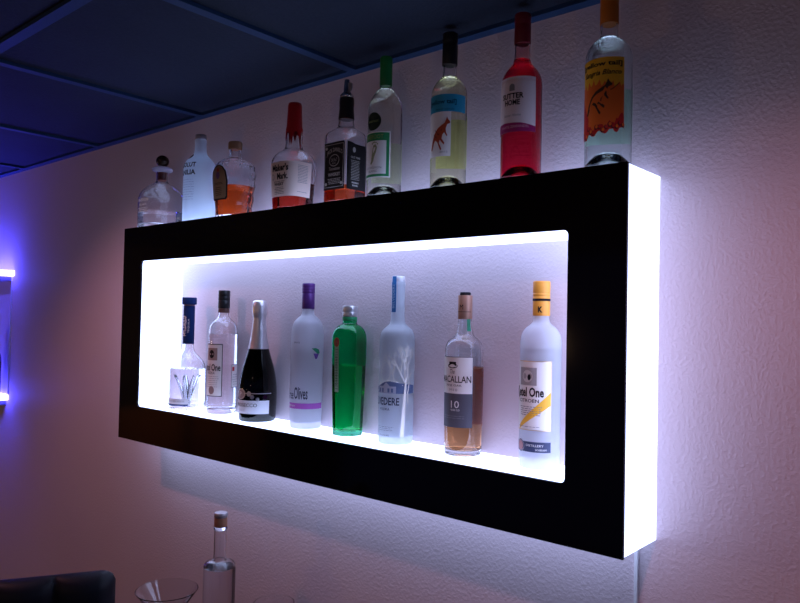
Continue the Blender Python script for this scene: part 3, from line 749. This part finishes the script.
# 9 orange label wine
b = wine('wine bottle with orange capsule and yellow and orange picture label, rightmost on top', 1.4488, .00165, 22.8, 9.1, 150, 181, 8.4,
    [(22.7, 117.5), (21, 124), (16.8, 130), (12, 133.8), (9, 136.6)], CLEAR, glass('green_white_wine', (.90, .97, .90), 1.34), 135, mat('orange_capsule', (.62, .19, .015), .45), 112)
s = Sheet(b, .0005); YE = mat('label_yellow', (.88, .50, .02), .5); OR = mat('label_orange', (.82, .16, .015), .5); RR = mat('label_red', (.55, .02, .015), .5); DR = mat('label_maroon', (.12, .006, .01), .5)
us = [-60 + 124 * i / 31. for i in range(32)]
jag = [random.uniform(-1.5, 1.5) for _ in us]
bot = [31 + 9 * (i / 31.) + 4 * math.sin(i * .9) * .5 + jag[i] * .6 for i in range(32)]
mid = [84 + 2.5 * math.sin(i * 1.7) + 2 * jag[i] for i in range(32)]
s.strip([(u, 60) for u in us], [(u, 110) for u in us], YE, 0)
s.strip(list(zip(us, bot)), [(u, m_) for u, m_ in zip(us, mid)], OR, 1)
s.strip(list(zip(us[:9], bot[:9])), [(u, 76 - 3 * i) for i, u in enumerate(us[:9])], RR, 2)
s.strip(list(zip(us, bot)), [(u, q + 5 + 3.5 * abs(math.sin(i * .8)) + (6 if i > 25 else 0)) for i, (u, q) in enumerate(zip(us, bot))], RR, 3)
for i in range(2, 31, 2): s.disc(us[i], bot[i] + 4 + 2 * math.sin(i), 5, 2.6, DR, 4, 9); s.disc(us[i] + 1.5, bot[i] + 4.6 + 2 * math.sin(i), 3.6, 1.8, OR if i % 4 else RR, 5, 9)
s.text('[yellow tail]', 4, 103.2, 108, 6, INK, 3, bold=.03).text('Sangria Blanco', 6, 94.5, 100, 6.6, INK, 3, shear=.35, bold=.015)
roo(s, -4, 68, 2.3, 1.05, mat('dark_stroke', (.05, .02, .01), .5), 4)
roo(s, -3, 68.6, 1.7, .62, OR, 5)
s.line([(10, 76), (34, 78), (50, 84)], .7, mat('dark_stroke', ()), 4)
s.build('label', label='yellow and orange picture label with ragged lower edge')
s = Sheet(b, .0005); s.rect(116, 244, 32, 88, frosted('back_paper_green', (.68, .90, .74), .6, .97)).lines(124, 236, 38, 82, 9, GREY, .6); s.build('back_label')

# ------------------------------------------------------------------ cable cover below the cabinet
tag(box('cable_cover', (1.477, -.006, -1.5), (1.4835, 0, -.0005), mat('white_plastic', (.85, .87, .92), .4), bevel=.001), 'thin pale vertical cable cover on the wall below the lit cabinet', 'cable cover')

# ------------------------------------------------------------------ violet LED shelves on the left
VIO = mat('violet_lit_acrylic', (.5, .45, .9), .3, emit=(.075, .065, 1.), strength=28)
for nm, x1, z, lab in (('u', -1.13, .51, 'upper violet glowing wall shelf at the left edge'), ('l', -1.15, .006, 'lower violet glowing wall shelf at the left edge')):
    r = empty('lit_shelf', (x1, 0, z), lab, 'shelf', 'violet lit shelves')
    box('shelf_slab', (-.9, -.1, -.012), (0, 0, .012), VIO, r, .002)
    box('bracket', (-.88, -.07, -.032), (-.02, -.0005, -.0125), mat('grey_bracket', (.2, .2, .25), .4, .4), r, .002)
tag(box('power_cord', (-1.1415, -.004, .0185), (-1.1375, 0, .4975), mat('cord_pale', (.8, .8, .95), .5)), 'thin pale power cord running between the two violet shelves', 'cord')
bpy.data.objects['power_cord'].location.x = -.012
b = Bottle('liquor_bottle', 'dark bottle standing on the lower violet shelf at the left edge', (-1.205, -.05, .0182), .0027,
    [(13, 0), (13.6, 1), (13.8, 5), (13.8, 50), (13, 58), (9, 66), (5.5, 72), (4.8, 80), (4.8, 92)], group=None)
b.body(glass('dusky_blue_glass', (.10, .12, .35)), base=.008); b.liquid(WATER, 50)
b.ring('cap', [(5.4, 86), (5.6, 86.5), (5.6, 97), (5, 98)], INK)

# ------------------------------------------------------------------ bar table, glasses and stool below the frame
tz = -.42
tab = empty('bar_table', (1.3, -.19, -1.5), 'dark wooden bar table against the wall, just below the picture', 'table')
DW = wood_mat('dark_table_wood', (.035, .02, .012), (.09, .05, .03))
box('tabletop', (-.88, -.18, tz + 1.5 - .035), (1.1, .185, tz + 1.5), DW, tab, .004)
for x in (-.82, 1.04):
    for y in (-.14, .14): box('leg', (x - .025, y - .025, 0), (x + .025, y + .025, tz + 1.5 - .0352), DW, tab, .003)
b = Bottle('liquor_bottle', 'slim clear corked spirit bottle on the table below the cabinet', (.531, -.152, tz), .00237,
    [(14.6, 0), (15.4, .8), (15.8, 4), (15.8, 76), (15.4, 79.4), (13.2, 82), (8.6, 83.4), (6.6, 84.6), (6.2, 88), (6.2, 113)], group=None)
b.body(CLEAR, base=.012); b.liquid(WATER, 77)
GB = mat('copper_cork', (.42, .2, .12), .6, noise=.25)
b.ring('neck_lip', [(6.3, 113.2), (6.8, 113.8), (6.8, 115.8), (6.3, 116.4)], CLEAR)
b.ring('cork', [(6, 116.5), (6.4, 117), (6.5, 125.4)], GB)
b.ring('cork_cap', [(6.4, 125.6), (6.7, 126), (6.7, 129.6), (6.2, 130.2)], mat('grey_cork_cap', (.4, .36, .38), .35, .5))
s = Sheet(b, .0005); s.rect(55, 68, 84, 100, WHITE, nv=4); 
g = empty('martini_glass', (.569, -.313, tz), 'empty stemmed martini glass on the table, left of the corked bottle', 'glass')
MG = [(0, .0), (.036, 0), (.0365, .0015), (.034, .003), (.012, .005), (.005, .009), (.0035, .02), (.0035, .09), (.005, .096)] + [(.005 + .0605 * q, .096 + .0842 * q) for q in (.1, .25, .4, .55, .7, .85, .97, 1)] + [(.0656, .1808), (.0652, .1812), (.0648, .1808)] + [(.004 + .0604 * q, .099 + .0812 * q) for q in (.99, .97, .85, .7, .55, .4, .25, .1, 0)] + [(0, .098)]
lathe('glass_bowl_and_stem', MG, CLEAR, g, 64)
g2 = empty('rocks_glass', (.640, -.075, tz), 'low clear tumbler on the table to the right of the corked bottle', 'glass')
lathe('tumbler', [(0, .001), (.036, 0), (.038, .002), (.0475, .104), (.0475, .106), (.0458, .106), (.0362, .012), (0, .010)], CLEAR, g2, 64)

# stool
st = empty('bar_stool', (0, 0, -1.5), 'dark tufted leather bar stool at the lower left corner', 'stool')
st.location = (.46, -.50, -1.5); st.rotation_euler.z = rad(62); st.location.x += .02; st.location.y -= .025
LE = mat('dark_leather', (.008, .01, .018), .5, spec=.3)
# back: local x along the back, local -y towards the seat; right corner at local x=+.12
bx0, bx1, z0, z1 = -.33, .125, .78, 1.322
v, f = [], []; nx, nz = 80, 24; ch = .113
def back(x, t, side):
    u = (x - bx0) / (bx1 - bx0); puff = abs(math.sin(PI * (bx1 - x) / ch)) ** .45 if side < 0 else .6
    e = min(1, (x - bx0) / .03, (bx1 - x) / .03); e = math.sqrt(max(0, 1 - (1 - e) ** 2)); ez = min(1, (1 - t) / .06, t / .06 + .2); ez = math.sqrt(max(0, 1 - (1 - ez) ** 2))
    z = z0 + (z1 - z0) * t - (.02 * (1 - e) if t > .9 else 0)
    return (x, side * (.012 + .028 * puff) * e * ez, z)
for side in (-1, 1):
    for j in range(nz + 1):
        for i in range(nx + 1): v.append(back(bx0 + (bx1 - bx0) * i / nx, 1 - (1 - j / nz) ** 1.6, side))
N = (nx + 1) * (nz + 1)
for q in (0, N):
    for j in range(nz):
        for i in range(nx): a = q + j * (nx + 1) + i; f.append((a, a + 1, a + nx + 2, a + nx + 1))
for i in range(nx): f.append((i, i + 1, N + i + 1, N + i)); a = nz * (nx + 1) + i; f.append((a, N + a, N + a + 1, a + 1))
for j in range(nz): a = j * (nx + 1); f.append((a, a + nx + 1, N + a + nx + 1, N + a)); a += nx; f.append((a, N + a, N + a + nx + 1, a + nx + 1))
bk = link('backrest', v, f, LE, st)
box('seat', (-.31, -.42, .68), (.105, -.03, .78), LE, st, .03, 4)
for x in (-.28, .075):
    for y in (-.39, -.05): box('leg', (x - .018, y - .018, 0), (x + .018, y + .018, .70), DW, st, .003)
for y in (-.39, -.05): box('footrest', (-.262, y - .01, .26), (.057, y + .01, .285), STEEL, st, .002)

# ------------------------------------------------------------------ light
def spot(x, y, z, e, col, ang=120, blend=.6, r=.02, tgt=None):
    l = bpy.data.lights.new('downlight', 'SPOT'); l.energy = e; l.color = col; l.spot_size = rad(ang); l.spot_blend = blend; l.shadow_soft_size = r
    o = bpy.data.objects.new('downlight', l); C.objects.link(o); o.location = (x, y, z)
    d = Vector(tgt or (x, 0, -.4)) - Vector((x, y, z)); o.rotation_euler = d.to_track_quat('-Z', 'Y').to_euler(); return o
PK = (1., .40, .48)
spot(-.07, -.88, .9, 14, PK, 92, .8)
spot(1.75, -.88, .9, 13, PK, 92, .8)
spot(-2.1, -.88, .9, 6, (1., .45, .42), 92, .8)
def pt(loc, e, col, r=.04):
    l = bpy.data.lights.new('room_or_fill_lamp', 'POINT'); l.energy = e; l.color = col; l.shadow_soft_size = r
    o = bpy.data.objects.new('room_or_fill_lamp', l); C.objects.link(o); o.location = loc
pt((-2.7, -2.7, .1), 22, (1, .55, .25)); pt((-.6, -3.6, .2), 5, (1, .6, .3)); pt((1.0, -3.9, .45), 5, (1, .6, .3)); pt((3.0, -3.0, .3), 4, (1., .62, .4)); pt((1.3, -2.3, .75), 1.8, (1., .62, .52), .03)  # first lamp added to light the doors, last one as warm label fill
w = bpy.data.worlds.new('World'); S.world = w; w.use_nodes = True
w.node_tree.nodes['Background'].inputs[0].default_value = (.09, .12, .40, 1); w.node_tree.nodes['Background'].inputs[1].default_value = .14

# ------------------------------------------------------------------ camera
yaw, pitch, roll, F = -0.714656562863759, 0.026045060711628192, 0.020712107390373276, 718.4044866317626
fw = Vector((math.sin(yaw) * math.cos(pitch), math.cos(yaw) * math.cos(pitch), math.sin(pitch)))
r0 = Vector((math.cos(yaw), -math.sin(yaw), 0)); u0 = r0.cross(fw)
rr = math.cos(roll) * r0 + math.sin(roll) * u0; uu = -math.sin(roll) * r0 + math.cos(roll) * u0
cd = bpy.data.cameras.new('camera'); cam = bpy.data.objects.new('camera', cd); C.objects.link(cam)
cam.matrix_world = Matrix(((rr.x, uu.x, -fw.x, 1.9655943854914337), (rr.y, uu.y, -fw.y, -1.1751008385873796), (rr.z, uu.z, -fw.z, 0.3518433531569046), (0, 0, 0, 1)))
cd.sensor_fit = 'HORIZONTAL'; cd.sensor_width = 36; cd.lens = F / 800 * 36; cd.clip_start = .02
S.camera = cam
S.view_settings.view_transform = 'Standard'; S.view_settings.look = 'None'; S.view_settings.exposure = 0
cy = S.cycles
cy.max_bounces = 20; cy.transmission_bounces = 18; cy.transparent_max_bounces = 16; cy.glossy_bounces = 6; cy.diffuse_bounces = 4
cy.caustics_reflective = True; cy.caustics_refractive = True; cy.blur_glossy = .5; cy.sample_clamp_indirect = 6
cy.use_denoising = True
